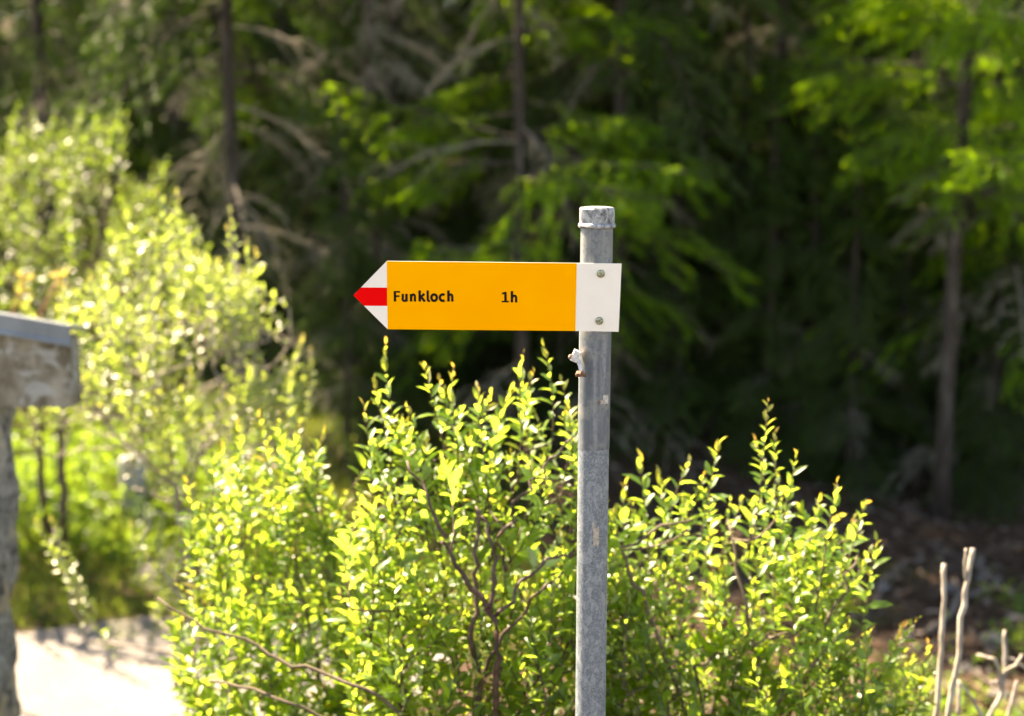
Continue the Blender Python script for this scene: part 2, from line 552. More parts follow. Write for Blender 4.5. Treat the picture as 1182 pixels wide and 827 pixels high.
def hglyph(x, yt, yb, xh, wid, sw):
    st_ = [([(x + sw / 2, yt), (x + sw / 2, yb)], sw)]
    r_ = (wid - sw) / 2
    st_.append((([(x + sw / 2, xh + 3.2)] + arc(x + wid / 2 + .35, xh + 3.3, r_ - .35, 2.45, 150, 0, 10) + [(x + wid - sw / 2, yb)]), [sw * .7] + [sw * .92] * 10 + [sw]))
    return st_


sw = 2.85
yb, yt, xh, asc = 348.1, 336.2, 339.3, 335.4
G = []
G += [([(454.6 + sw / 2, yt), (454.6 + sw / 2, yb)], sw), ([(454.6, yt + .85), (461.9, yt + .85)], 2.0), ([(454.6, 342.0), (461.2, 342.0)], 2.0)]
ux = 463.6
G += [([(ux + sw / 2, xh), (ux + sw / 2, 344.8)] + arc(ux + 3.3, 344.9, 2.35, 2.55, 185, 300, 8) + [(ux + 6.2, 345.6)], sw * .92), ([(ux + 7.0 - sw / 2 + .1, xh), (ux + 7.0 - sw / 2 + .1, yb)], sw)]
nx = 473.2
G += hglyph(nx, xh + .1, yb, xh - .1, 7.2, sw)
kx = 483.1
G += [([(kx + sw / 2, asc), (kx + sw / 2, yb)], sw), ([(kx + 1.4, 344.2), (kx + 6.9, xh)], sw * .95), ([(kx + 2.9, 342.8), (kx + 7.4, yb)], sw)]
lx = 492.4
G += [([(lx + sw / 2, asc), (lx + sw / 2, 345.6)] + arc(lx + sw / 2 + 1.75, 345.6, 1.75, 1.75, 180, 275, 6) + [(lx + 3.4, 347.2)], sw * .95)]
G += [(arc(501.2, 343.7, 3.15, 3.65, 0, 360, 26), sw)]
G += [(arc(511.1, 343.7, 3.35, 3.65, 52, 308, 18), sw)]
G += hglyph(516.3, asc, yb, xh - .1, 7.3, sw)
letters('place_name_lettering', G)
yb, yt, xh, asc = 349.1, 337.2, 340.6, 336.2
G = [([(583.5, yt), (583.5, yb)], 2.9), ([(579.6, 339.1), (584.2, 337.8)], 2.1), ([(579.2, yb - .95), (587.2, yb - .95)], 1.9)]
G += hglyph(589.5, asc, yb, xh, 7.7, 2.85)
letters('walking_time_lettering', G)


def screw(px, py, r=.0078):
    c = sp_pt(px, py, TH / 2)
    mb = MB(); ns = 24; V = []
    prof = [(r * .98, 0.0), (r, .0012), (r * .93, .0028), (r * .7, .0036), (r * .42, .0038), (r * .40, .0014), (0.001, .0014)]
    for j, (rr, hh) in enumerate(prof):
        for k in range(ns):
            a = k * 2 * math.pi / ns
            q_ = rr
            if j >= 4: q_ = rr * .86 / max(abs(math.cos(((a + .3) % (math.pi / 3)) - math.pi / 6)), .5)
            V.append((c[0] + q_ * math.cos(a), c[1] - hh, c[2] + q_ * math.sin(a)))
    qd = [(i * ns + k, i * ns + (k + 1) % ns, (i + 1) * ns + (k + 1) % ns, (i + 1) * ns + k) for i in range(len(prof) - 1) for k in range(ns)]
    mb.add(V, [((len(prof) - 1) * ns, (len(prof) - 1) * ns + k, (len(prof) - 1) * ns + k + 1) for k in range(1, ns - 1)], qd)
    mb.build('screw', M['zincbolt'], panel, smooth=False)


screw(693.2, 316.2); screw(692, 370.2)
# clamp strap holding the panel from behind
for py in (322, 364):
    b = MB()
    p0 = local(pole_pt(py))
    pts = [p0 + np.array((math.cos(a) * (POLE_R + .0025), math.sin(a) * (POLE_R + .0025), 0)) for a in np.linspace(R(-15), R(195), 20)]
    V = []
    for p in pts: V += [p + np.array((0, 0, .009)), p - np.array((0, 0, .009))]
    b.add(V, None, [(2 * k, 2 * k + 1, 2 * k + 3, 2 * k + 2) for k in range(len(pts) - 1)])
    b.build('clamp_strap', M['alu'], post)

# old bracket with its two bolts on the left side of the post
pb = lambda px, py, d=0.0: local(at(px, py, SIGN_D + .034 + d))
b = MB()
a_ = R(24); Mr = np.array(((math.cos(a_), 0, math.sin(a_)), (0, 1, 0), (-math.sin(a_), 0, math.cos(a_))))
b.box(pb(664.3, 411, -.012), (.013, .020, .022), M=Mr)
b.box(pb(667.3, 408, -.006), (.010, .016, .006), M=Mr)
b.tube([pb(666, 414, -.012), pb(669.5, 422, -.018), pb(670.5, 428, -.020), pb(669.4, 437, -.02)], [.0042, .004, .0042, .003], 8)
bk = b.build('bracket', M['alu'], post, smooth=False)
b = MB()
b.tube([pb(661.2, 411.5, -.016), pb(657.2, 412.4, -.018)], [.0052, .0048], 6)
b.tube([pb(664, 411, -.016), pb(656.2, 412.8, -.018)], [.0028, .0026], 8)
b.build('bolt', M['rust'], bk, smooth=False)
b = MB()
b.tube([pb(667.0, 430.8, -.024), pb(672, 431.5, -.030)], [.0068, .0066], 6)
b.tube([pb(664.5, 433, -.024), pb(676, 433.4, -.031)], [.0036, .0034], 8)
b.build('bolt', M['rust'], bk, smooth=False)


def residue(px, py, wpx, hpx, mat, seed):
    """scrap of old sticker or scraped paint hugging the tube"""
    r2 = np.random.default_rng(seed)
    nu, nv = 12, 16
    ax = local(pole_pt(py)); mb = MB()
    u0 = (px - pix(pole_pt(py))[0]) * px2m
    a0 = math.asin(max(-.95, min(.95, u0 / POLE_R)))
    da = wpx * px2m / POLE_R / max(.4, math.cos(a0)); dz = hpx * px2m
    mask = np.ones((nv, nu), bool)
    for i in range(nv):
        for j in range(nu):
            e = min(j, nu - 1 - j, i, nv - 1 - i)
            if r2.random() < (.42 if e == 0 else .2 if e == 1 else .07): mask[i, j] = False
    V, q = [], []
    for i in range(nv + 1):
        for j in range(nu + 1):
            a = a0 + da * (j / nu - .5) + r2.normal(0, .004); rr = POLE_R + .0012
            V.append((ax[0] + rr * math.sin(a), ax[1] - rr * math.cos(a), ax[2] + dz * (.5 - i / nv)))
    for i in range(nv):
        for j in range(nu):
            if mask[i, j]: q.append((i * (nu + 1) + j, (i + 1) * (nu + 1) + j, (i + 1) * (nu + 1) + j + 1, i * (nu + 1) + j + 1))
    mb.add(V, None, q)
    return mb.build('sticker_residue', mat, post)


M['paper'] = simple('old_paper', [(.3, (.34, .30, .24)), (.6, (.55, .52, .46))], 160, .8)
M['scrape'] = simple('dried_glue', [(.3, (.30, .25, .18)), (.6, (.46, .41, .33))], 160, .8)
residue(698.5, 462, 6.5, 11, M['paper'], 3)
residue(693.5, 465, 2.5, 5, M['scrape'], 4)
residue(687, 627, 7, 24, M['scrape'], 5)
residue(683.5, 613, 2.5, 8, M['scrape'], 6)
residue(690, 465, 2.0, 4, M['rust'], 8)


# ---------------------------------------------------------------- broadleaf bushes
def unit(v):
    return v / (np.linalg.norm(v, axis=-1, keepdims=True) + 1e-9)


def curve3(a, c, b_, n):
    s = np.linspace(0, 1, n)[:, None]
    return (1 - s) ** 2 * a + 2 * s * (1 - s) * c + s * s * b_


def bush(name, label, roots, env, nsh, depth, thick, stems=(), tips=(), leafL=.054, leafW=.0195, spacing=.0135, shoot=(.16, .34),
         bottom=900, mats=('willow', 'twig'), seed=1, group=None, dens_pow=.8, rtwig=.0022, bot=None, lobes=(), cat='bush', young=.5):
    """env: [(px, py)] upper outline of the crown in the photo; the crown fills the depth band depth +- thick"""
    r = np.random.default_rng(seed)
    ex = np.array([e[0] for e in env], float); ey = np.array([e[1] for e in env], float)
    root0 = np.asarray(roots[0], float)
    th = thing(name, label, cat, root0, group)
    nodes = [np.asarray(p, float) for p in roots]; lvl = [0.0] * len(roots)
    wood = MB()
    rough = []
    for pts, r0, r1 in stems:
        P = np.array([np.asarray(p, float) for p in pts])
        # resample with slight wobble
        s = np.linspace(0, len(P) - 1, (len(P) - 1) * 5 + 1)
        Q = np.stack([np.interp(s, np.arange(len(P)), P[:, k]) for k in range(3)], 1)
        Q[1:-1] += r.normal(0, .006, Q[1:-1].shape)
        wood.tube(Q, np.linspace(r0, r1, len(Q)), 7)
        for p in Q[2:]: nodes.append(p); lvl.append(1.0)
    # shoot tips
    T = []
    cen = depth
    for (px, py, *dd) in tips:
        d = dd[0] if dd else depth + r.uniform(-.5, .3) * thick
        T.append((at(px, py, d), 1, 1.25))
    todo = [(env, bot, nsh)] + list(lobes)
    while todo:
        en, bo, nn = todo[0]
        if nn <= 0:
            todo.pop(0); continue
        ex = np.array([e[0] for e in en], float); ey = np.array([e[1] for e in en], float); bot = bo
        px = r.uniform(ex[0], ex[-1])
        top = np.interp(px, ex, ey)
        bt = bottom if bot is None else np.interp(px, [e[0] for e in bot], [e[1] for e in bot])
        if bt < top + 15: continue
        py = top + 8 + (bt - top) * r.random() ** dens_pow
        # crown is thickest in its middle
        k = (py - top) / max(1, bt - top)
        edge = min(px - ex[0], ex[-1] - px) / (.5 * (ex[-1] - ex[0]))
        wth = thick * (.35 + .65 * min(1, 2.2 * k)) * (.45 + .55 * min(1, 2.5 * edge))
        d = depth + r.uniform(-1, 1) * wth
        P = at(px, py, d)
        if P[2] < ground(P[0], P[1]) + .05: continue
        T.append((P, 0, 1.0)); todo[0] = (en, bo, nn - 1)
    cpt = root0 + np.array((0, 0, .15))
    S = []
    for P, fixed, sc in T:
        out = unit(P - cpt)
        dr = unit(np.array((out[0] * .55, out[1] * .55, .75)) + r.normal(0, .22 if not fixed else .10, 3))
        L = r.uniform(*shoot) * sc
        S.append((np.linalg.norm(P - dr * L - root0), P, dr, L, fixed))
    S.sort(key=lambda s_: s_[0])
    LP, LA, LN, LL, LW, LG = [], [], [], [], [], []
    for dist, P, dr, L, fixed in S:
        base_ = P - dr * L
        N_ = np.array(nodes)
        dv = base_ - N_
        dd = np.linalg.norm(dv, axis=1) + np.maximum(0, N_[:, 2] - base_[2] + .02) * 3.0
        k = int(np.argmin(dd))
        a = N_[k]
        if np.linalg.norm(base_ - a) > .02:
            ln = np.linalg.norm(base_ - a)
            ctl = (a + base_) / 2 + np.array((0, 0, -.10 * ln)) + r.normal(0, .05 * ln, 3)
            C = curve3(a, ctl, base_, max(4, int(ln / .06) + 2))
            wood.tube(C, np.linspace(rtwig * (1.2 + 1.6 * min(1, ln / .5)), rtwig, len(C)), 5, cap=False)
            for p in C[1:]: nodes.append(p); lvl.append(2.0)
        side = unit(np.cross(dr, r.normal(0, 1, 3)))
        C = curve3(base_, base_ + dr * L * .5 + side * L * r.uniform(-.12, .12), P, 7)
        wood.tube(C, np.linspace(rtwig, rtwig * .45, 7), 4, cap=False)
        nodes.append(C[3]); lvl.append(3.0)
        m = int(L / spacing * r.uniform(.85, 1.15))
        tt = np.linspace(.06, 1, m) ** .95
        pos = np.stack([np.interp(tt * 6, np.arange(7), C[:, i]) for i in range(3)], 1)
        ph = np.arange(m) * 2.4 + r.uniform(0, 6) + r.normal(0, .3, m)
        u_ = unit(np.cross(dr, np.array((.13, .9, .2)))); w_ = np.cross(dr, u_)
        rad = np.cos(ph)[:, None] * u_ + np.sin(ph)[:, None] * w_
        open_ = np.interp(tt, (0, .7, 1), (1.15, .8, .25)) + r.normal(0, .15, m)
        A = unit(dr[None] * np.cos(open_)[:, None] + rad * np.sin(open_)[:, None] + r.normal(0, .14, (m, 3)))
        Nn = unit(np.cross(np.cross(A, dr[None]), A) + r.normal(0, .35, (m, 3)) + np.array((0, 0, .3)))
        size = np.interp(tt, (0, .25, .75, 1), (.7, 1, .95, .45)) * r.uniform(.62, 1.25, m) * r.uniform(.72, 1.22)
        LP.append(pos); LA.append(A); LN.append(Nn); LL.append(leafL * size); LW.append(leafW * size * r.uniform(.8, 1.2, m))
        ag = np.clip((tt - .80) / .2, 0, 1) * r.uniform(.2, 1, m) * (1.0 if fixed else young)
        ag = np.maximum(ag, (r.random(m) < .03) * r.uniform(.2, .6, m))
        LG.append(ag)
    fol = MB()
    cat_ = [np.concatenate(x) for x in (LP, LA, LN, LL, LW, LG)]
    fol.leaves(*cat_)
    fol.v = [x - root0 for x in fol.v]; wood.v = [x - root0 for x in wood.v]
    wood.build('stem', M[mats[1]], th); fol.build('foliage', M[mats[0]], th)
    return th


def A(px, py, d): return at(px, py, d)


BUSH = 'willow bushes around the signpost'
rc = gpt(562, 3.55)
bush('willow_bush', 'yellow-green willow bush with dark forked stems, directly left of the signpost pole', [rc],
     [(385, 600), (405, 560), (418, 490), (432, 450), (446, 425), (462, 452), (478, 470), (492, 450), (525, 450), (545, 480), (566, 470), (590, 460), (606, 432), (630, 430), (648, 455), (672, 470), (700, 560), (730, 600)],
     335, 3.62, .25,
     stems=[([rc, A(552, 790, 3.42), A(548, 720, 3.40), A(549, 650, 3.40), A(550, 590, 3.42)], .0085, .004),
            ([rc, A(574, 790, 3.38), A(569, 715, 3.36), A(540, 672, 3.36), A(512, 628, 3.36), A(496, 580, 3.36), A(470, 532, 3.4)], .0095, .003),
            ([A(567, 712, 3.36), A(572, 650, 3.37), A(562, 605, 3.38), A(549, 585, 3.4)], .006, .003),
            ([A(572, 712, 3.36), A(600, 680, 3.38), A(632, 645, 3.4), A(664, 636, 3.42)], .005, .003),
            ([rc, A(548, 800, 3.45), A(570, 745, 3.42), A(606, 700, 3.40), A(650, 660, 3.38)], .006, .003),
            ([A(585, 660, 3.45), A(578, 620, 3.45), A(600, 570, 3.45), A(628, 540, 3.46), A(662, 505, 3.48)], .005, .003)],
     tips=[(445, 398, 3.55), (432, 440), (420, 470), (490, 424, 3.5), (524, 425, 3.6), (508, 440), (552, 450, 3.5), (566, 455), (604, 408, 3.5), (628, 400, 3.5), (616, 430), (590, 450), (648, 440), (470, 470), (655, 470)],
     seed=11, group=BUSH, mats=('willow', 'redtwig'))
rl = gpt(330, 4.1)
bush('willow_bush', 'broad leafy willow bush left of the forked one, trailing bare branches over the gravel', [rl],
     [(196, 740), (208, 640), (222, 565), (250, 505), (285, 485), (330, 478), (352, 500), (378, 510), (400, 560), (440, 570), (480, 600)],
     320, 4.1, .32,
     stems=[([rl, A(520, 880, 3.5), A(440, 800, 3.45), A(350, 770, 3.5), A(280, 745, 3.55), A(182, 690, 3.6)], .0065, .003),
            ([rl, A(420, 850, 3.5), A(330, 806, 3.5), A(240, 786, 3.6)], .006, .003),
            ([rl, A(372, 800, 4.0), A(352, 700, 4.0), A(330, 600, 4.1)], .009, .003)],
     tips=[(275, 488), (322, 478), (300, 482), (375, 500), (345, 490), (215, 555)],
     seed=12, group=BUSH, spacing=.0115)
rr = gpt(860, 3.7)
bush('willow_bush', 'low spreading willow bush right of the signpost pole, with tall pointed shoots', [rr],
     [(650, 640), (690, 590), (715, 570), (740, 550), (765, 578), (795, 560), (830, 540), (852, 580), (872, 520), (886, 500), (902, 545), (922, 560), (942, 600), (965, 585), (1000, 610), (1012, 660), (1005, 700), (1035, 722), (1060, 735), (1078, 790)],
     400, 3.72, .28,
     stems=[([rr, A(880, 800, 3.6), A(858, 700, 3.6), A(840, 600, 3.65)], .008, .003),
            ([rr, A(800, 770, 3.6), A(850, 748, 3.6), A(920, 730, 3.62)], .005, .003),
            ([rr, A(750, 700, 3.5), A(715, 632, 3.5), A(800, 600, 3.5)], .006, .003),
            ([rr, A(930, 780, 3.6), A(960, 700, 3.6), A(990, 640, 3.62)], .007, .003)],
     tips=[(738, 530), (722, 560), (760, 545), (795, 535), (830, 512, 3.5), (812, 550), (886, 465, 3.45), (895, 500, 3.5), (872, 510), (920, 525, 3.5), (945, 580), (966, 558, 3.5), (998, 582, 3.6), (1012, 625), (1060, 714, 3.6), (1070, 745), (1040, 725), (985, 600)],
     seed=13, group=BUSH, leafL=.051)
rw = gpt(236, 6.0)
bush('willow_bush', 'tall pale sunlit willow bush between the metal-capped beam and the dark forest', [rw],
     [(30, 400), (45, 350), (80, 320), (110, 290), (135, 250), (160, 228), (200, 235), (225, 270), (260, 300), (285, 300), (296, 325)],
     150, 6.0, .50,
     stems=[([rw, A(232, 720, 6.0), A(215, 640, 6.0), A(200, 560, 6.0), A(188, 470, 6.0), A(165, 380, 6.0)], .022, .006),
            ([A(205, 590, 6.0), A(250, 470, 5.9), A(285, 400, 5.9), A(238, 330, 5.9)], .010, .004),
            ([A(200, 560, 6.0), A(130, 500, 5.9), A(90, 430, 5.9)], .010, .004),
            ([rw, A(235, 720, 5.9), A(160, 630, 5.8), A(180, 590, 5.8), A(250, 600, 5.8)], .008, .004),
            ([rw, A(240, 760, 5.8), A(100, 740, 5.8), A(85, 700, 5.8), A(62, 610, 5.8)], .009, .004),
            ([A(200, 560, 6.0), A(270, 480, 6.0), A(310, 455, 6.0), A(345, 410, 6.0)], .009, .004)],
     tips=[(265, 242, 5.8), (285, 275, 5.8), (262, 262, 5.8), (295, 290, 5.8), (180, 220), (205, 225), (350, 390, 5.9), (358, 402, 5.9), (60, 600, 5.7), (65, 640, 5.7), (90, 690, 5.7), (150, 600, 5.7), (170, 640, 5.7), (40, 600, 5.7)],
     leafL=.050, leafW=.022, spacing=.016, shoot=(.2, .42), bot=[(30, 425), (90, 440), (150, 440), (190, 420), (212, 340), (235, 305), (296, 335)],
     lobes=[([(150, 440), (200, 430), (225, 410), (262, 405), (300, 415), (345, 405), (365, 415)], [(150, 470), (200, 500), (240, 470), (300, 432), (365, 428)], 60),
            ([(170, 600), (210, 570), (260, 560)], [(170, 640), (230, 700), (260, 690)], 14)], seed=14, group=BUSH, mats=('willow_far', 'palebark'), rtwig=.003, dens_pow=1.15)
rb = gpt(62, 9.6)
bush('willow_tree', 'soft green willow tree behind the metal-capped beam, on two thin dark trunks', [rb],
     [(-160, 260), (-100, 150), (-40, 120), (0, 130), (30, 100), (50, 140), (75, 95), (100, 115), (130, 102), (150, 112), (165, 150), (200, 180), (222, 215), (240, 300)],
     620, 9.6, 1.2,
     stems=[([rb, A(50, 600, 9.5), A(46, 520, 9.5), A(40, 400, 9.5), A(35, 300, 9.5), A(60, 200, 9.5)], .034, .01),
            ([rb, A(72, 610, 9.4), A(70, 500, 9.4), A(85, 400, 9.4), A(110, 300, 9.4), (A(140, 180, 9.4))], .036, .01),
            ([A(46, 500, 9.5), A(-20, 400, 9.5), A(-80, 250, 9.5)], .02, .008)],
     leafL=.060, leafW=.024, spacing=.02, shoot=(.3, .6), bottom=410, seed=15, mats=('willow_back', 'redtwig'), rtwig=.005, cat='tree', dens_pow=1.0, young=.1)


# ---------------------------------------------------------------- conifers
def bough_proto(kind, r):
    """one bough of unit length along +x: wood polylines and needle arrays"""
    rise, droop = {'larch': (.10, .28), 'spruce': (.05, .42), 'dead': (.02, .45)}[kind]
    rise += r.normal(0, .08); droop += r.normal(0, .10); sway = r.normal(0, .12)
    s = np.linspace(0, 1, 9)
    main = np.stack((s * (1 - .1 * s), sway * s * s, rise * s - droop * s * s), 1)
    segs = [(main[k], main[k + 1]) for k in range(2, 8)]
    wood = [(main, np.linspace(.013 if kind != 'dead' else .0065, .003 if kind != 'dead' else .002, 9))]
    nt_ = {'larch': 20, 'spruce': 22, 'dead': 13}[kind]
    for k in range(nt_):
        t_ = .16 + .82 * (k + r.random() * .8) / nt_
        p = np.array([np.interp(t_ * 8, np.arange(9), main[:, i]) for i in range(3)])
        sd = 1 if k % 2 else -1
        L = (.42 * (1 - t_) ** .7 + .10) * r.uniform(.6, 1.2)
        d = unit(np.array((.75, sd * r.uniform(.6, 1.0), r.uniform(-.5, .12))))
        mid = p + d * L * .5; e = p + d * L + np.array((0, 0, -L * r.uniform(.1, .5)))
        wood.append((np.array((p, mid, e)), np.array((.005, .003, .0015)) * (1 if kind != 'dead' else .6)))
        segs += [(p, mid), (mid, e)]
        if kind != 'dead':
            for q_ in range(3):
                u = r.uniform(.2, .9); b0 = p + (e - p) * u
                d2 = unit(d + np.array((.3, r.uniform(-.9, .9), -.5))); l2 = L * r.uniform(.25, .45)
                segs.append((b0, b0 + d2 * l2))
    A0 = np.array([x[0] for x in segs]); A1 = np.array([x[1] for x in segs])
    ln = np.linalg.norm(A1 - A0, axis=1)
    tot = {'larch': 1500, 'spruce': 900, 'dead': 300}[kind]
    pick = r.choice(len(segs), tot, p=ln / ln.sum())
    u = r.random(tot)[:, None]
    P = A0[pick] * (1 - u) + A1[pick] * u
    dr = unit(A1[pick] - A0[pick])
    sp_ = {'larch': .8, 'spruce': .65, 'dead': .9}[kind]
    dirs = unit(dr * .9 + r.normal(0, sp_ * .6, (tot, 3)) + np.array((0, 0, -.35 if kind == 'dead' else -.1)))
    S = unit(np.cross(dirs, r.normal(0, 1, (tot, 3))))
    NL = {'larch': .055, 'spruce': .058, 'dead': .07}[kind] * r.uniform(.6, 1.3, tot)
    NW = {'larch': .0105, 'spruce': .0135, 'dead': .008}[kind] * r.uniform(.7, 1.3, tot)
    return wood, P, dirs, S, NL, NW


pr = np.random.default_rng(3)
PROTO = {k: [bough_proto(k, pr) for _ in range(7)] for k in ('larch', 'spruce', 'dead')}


def put_bough(fol, wood, kind, pos, az, L, tilt, r, frac=1.0, nscale=1.0, fmat=0, wmat=0, woodon=True, roll=0.0):
    wd, P, D, S, NL, NW = PROTO[kind][r.integers(7)]
    ca, sa = math.cos(az), math.sin(az); ct, st_ = math.cos(tilt), math.sin(tilt)
    Rm = np.array(((ca, -sa, 0), (sa, ca, 0), (0, 0, 1))) @ np.array(((ct, 0, -st_), (0, 1, 0), (st_, 0, ct)))
    if roll:
        Rm = Rm @ np.array(((1, 0, 0), (0, math.cos(roll), -math.sin(roll)), (0, math.sin(roll), math.cos(roll))))
    pos = np.asarray(pos, float)
    if frac < 1:
        k = r.random(len(P)) < frac
        P, D, S, NL, NW = P[k], D[k], S[k], NL[k], NW[k]
    # needles keep their size on long and short boughs
    g = nscale * (.55 + .45 * L)
    fol.blades(pos + (P * L) @ Rm.T, D @ Rm.T, S @ Rm.T, NL * g, NW * g, mat=fmat)
    if woodon:
        for pts, rad in wd[: (len(wd) if woodon is True else 1)]:
            wood.tube(pos + (pts * L) @ Rm.T, rad * (.4 + .6 * L), 4, cap=False, mat=wmat)


def conifer_meshes(kind, H, trunk_r, seed, live_from, dead_from=.05, spread=1.5, lean=(0, 0), frac=1.0, density=1.0, deadn=26):
    r = np.random.default_rng(seed)
    tr, cr, dd = MB(), MB(), MB()
    s = np.linspace(0, 1, 16)
    ax = np.stack((lean[0] * s + .05 * np.sin(5 * s + seed), lean[1] * s + .04 * np.sin(4 * s + 2 * seed), H * s), 1)
    ax[0, 2] = -.25
    tr.tube(ax, trunk_r * (1 - .93 * s) * (1 + .35 * np.exp(-s * 30)), 12, jitter=.12)

    def axis(h):
        return np.array([np.interp(h / H * 15, np.arange(16), ax[:, i]) for i in range(3)])
    h = live_from
    while h < H * .97:
        k = h / H
        L = spread * ((1 - k) ** .75 + .06)
        for _ in range(r.integers(2, 4 + (density > 1))):
            put_bough(cr, tr, kind, axis(h + r.uniform(-.1, .1)), r.uniform(0, 2 * math.pi), L * r.uniform(.6, 1.15),
                      r.normal(.02 if kind == 'larch' else -.12, .12), r, frac, woodon=True if k < .6 else 1)
        h += r.uniform(.16, .32) / density
    for _ in range(deadn):
        hh = H * r.uniform(dead_from, .42)
        put_bough(dd, dd, 'dead', axis(hh), r.uniform(0, 2 * math.pi), spread * r.uniform(.25, .75), r.normal(-.08, .15), r, 1.0, 1.0, 0, 1, woodon=True)
    return tr.mesh('trunk', M['bark']), cr.mesh('crown', M[kind]), dd.mesh('deadwood', [M['lichen'], M['palebark']])


SPEC = {
    'spruce_a': ('spruce', 15.0, .095, 21, 2.4, .03, 1.9),
    'spruce_b': ('spruce', 14.5, .062, 22, 3.0, .03, 1.9),
    'larch_a': ('larch', 13.0, .058, 23, 2.0, .20, 2.0),
    'larch_b': ('larch', 12.0, .055, 24, 1.35, .05, 1.9),
    'spruce_d': ('spruce', 13.0, .066, 26, 6.5, .06, 1.15),
    'spruce_c': ('spruce', 7.0, .06, 25, .4, .03, 1.3),
}
MESH = {}
for k, (sp_, H, tr_, sd, lf, df, spd) in SPEC.items():
    MESH[k] = conifer_meshes(sp_, H, tr_, sd, lf, df, spd, density=1.25 if k == 'spruce_c' else .80 if sp_ == 'larch' else .9, deadn=6 if k == 'spruce_c' else 8 if k == 'larch_a' else 22)


def plant_tree(kind, px, d, rot, sc, label, group):
    p = gpt(px, d)
    name = 'larch_tree' if kind.startswith('larch') else 'spruce_tree'
    o = thing(name, label, 'tree', p, group)
    o.rotation_euler = (0, 0, rot); o.scale = (sc, sc, sc)
    for nm, me in zip(('trunk', 'crown', 'deadwood'), MESH[kind]):
        c = bpy.data.objects.new(nm, me); COL.objects.link(c); c.parent = o
    return o


FG = 'trees along the forest edge'
TREES = [
    ('larch_a', 1104, 10.6, .3, 1.0, 'bright green larch on a bare grey lower trunk, at the right above the brown slope'),
    ('spruce_d', 893, 12.4, 1.1, 1.0, 'spruce with a straight dark trunk halfway between signpost cap and right larch'),
    ('spruce_b', 713, 12.0, 2.0, 1.0, 'dark slender spruce rising straight behind the signpost cap'),
    ('larch_b', 604, 11.6, 4.1, 1.0, 'light green conifer with drooping sprays above the middle of the yellow sign'),
    ('spruce_d', 462, 13.0, 3.2, 1.0, 'spruce with lichen-hung branches above the sign arrow, right of the bare-trunked one'),
    ('spruce_d', 428, 12.2, 5.0, 1.0, 'bare-trunked thin spruce just above the arrow tip of the sign'),
    ('spruce_b', 281, 12.2, .7, 1.05, 'spruce with dead pale branches above the tall pale willow bush'),
    ('spruce_a', 215, 15.5, 2.6, 1.0, 'mid green spruce at the upper left, left of the pale dead branches'),
    ('larch_b', 1168, 11.2, 5.6, 1.0, 'leafy green larch cut off by the right edge of the photo'),
    ('spruce_c', 1010, 14.5, .4, 1.0, 'low dark young spruce between the right larch and the straight dark trunk'),
    ('spruce_c', 800, 15.0, 1.7, 1.0, 'young dark spruce in the deep shade right of the signpost'),
    ('spruce_c', 340, 14.5, 2.9, .9, 'young dark spruce behind the right side of the tall pale willow bush'),
    ('spruce_a', 60, 16.5, 1.9, .95, 'dusky spruce at the top left corner above the willow tree'),
    ('larch_a', 985, 15.5, 2.2, 1.0, 'larch with soft bright sprays behind the straight dark trunk, upper right'),
    ('spruce_c', 1160, 14.0, 3.9, 1.1, 'young dark green spruce behind the right larch at the photo edge'),
    ('spruce_c', 540, 16.0, 5.1, 1.0, 'young dark spruce in the shade behind the yellow sign'),
]
LOWS = 'one of the low young spruces filling the dark shade behind the willow bushes'
for j, (px, d, sc) in enumerate(((400, 13.6, .95), (470, 14.6, 1.0), (600, 13.8, .9), (660, 14.8, 1.05), (735, 13.9, .9), (850, 14.2, 1.0), (930, 13.6, .85), (1060, 15.5, 1.0), (260, 15.2, 1.0), (690, 16.5, 1.2), (900, 16.5, 1.2), (430, 16.8, 1.2), (785, 12.2, .8), (850, 12.6, .9), (962, 12.0, .8), (1045, 12.6, .85), (725, 12.7, .85), (1150, 12.3, .8), (655, 12.9, .8), (935, 11.5, .45), (985, 11.2, .5), (1045, 11.5, .45), (1150, 11.0, .42), (885, 11.6, .5), (398, 11.4, .5), (440, 11.8, .45), (1185, 11.3, .5))):
    TREES.append(('spruce_c', px, d, 1.3 * j, sc, LOWS))
for k_, px, d, rot, sc, lab in TREES:
    plant_tree(k_, px, d, rot, sc, lab, FG if lab != LOWS else 'low young spruces in the shade')

# deep forest behind: reads as one mass
r = np.random.default_rng(99)
fm = MB()
cells = []
for d in np.arange(16.5, 38, 2.4):
    half = d * .42 + 4
    for x in np.arange(-half, half, 2.5):
        cells.append((x + r.uniform(-.9, .9), d + r.uniform(-1, 1)))
for x, y in cells:
    if x < -4.5 and y < 18: continue
    z0 = float(ground(x, y)); H = (r.uniform(7.5, 10) if y < 24 else r.uniform(11, 15)) if x > -4 else r.uniform(9.5, 12)
    ax = np.array([(x, y, z0 - .2), (x + r.normal(0, .1), y, z0 + H * .5), (x, y, z0 + H)])
    fm.tube(ax, [.11, .07, .01], 6, cap=False, mat=1)
    h = r.uniform(.5, 1.8)
    near = y < 22
    while h < H * .98:
        L = 1.9 * ((1 - h / H) ** .7 + .05)
        for _ in range(3):
            put_bough(fm, fm, 'spruce', (x, y, z0 + h), r.uniform(0, 6.28), L * r.uniform(.6, 1.15), r.normal(-.15, .12), r, .15, 2.7, 0, 1, woodon=False)
        h += r.uniform(.38, .55)
o = fm.build('forest_backdrop', [M['spruce'], M['bark']])
tag(o, 'deep dark conifer wood behind the forest edge', 'forest', kind='stuff')

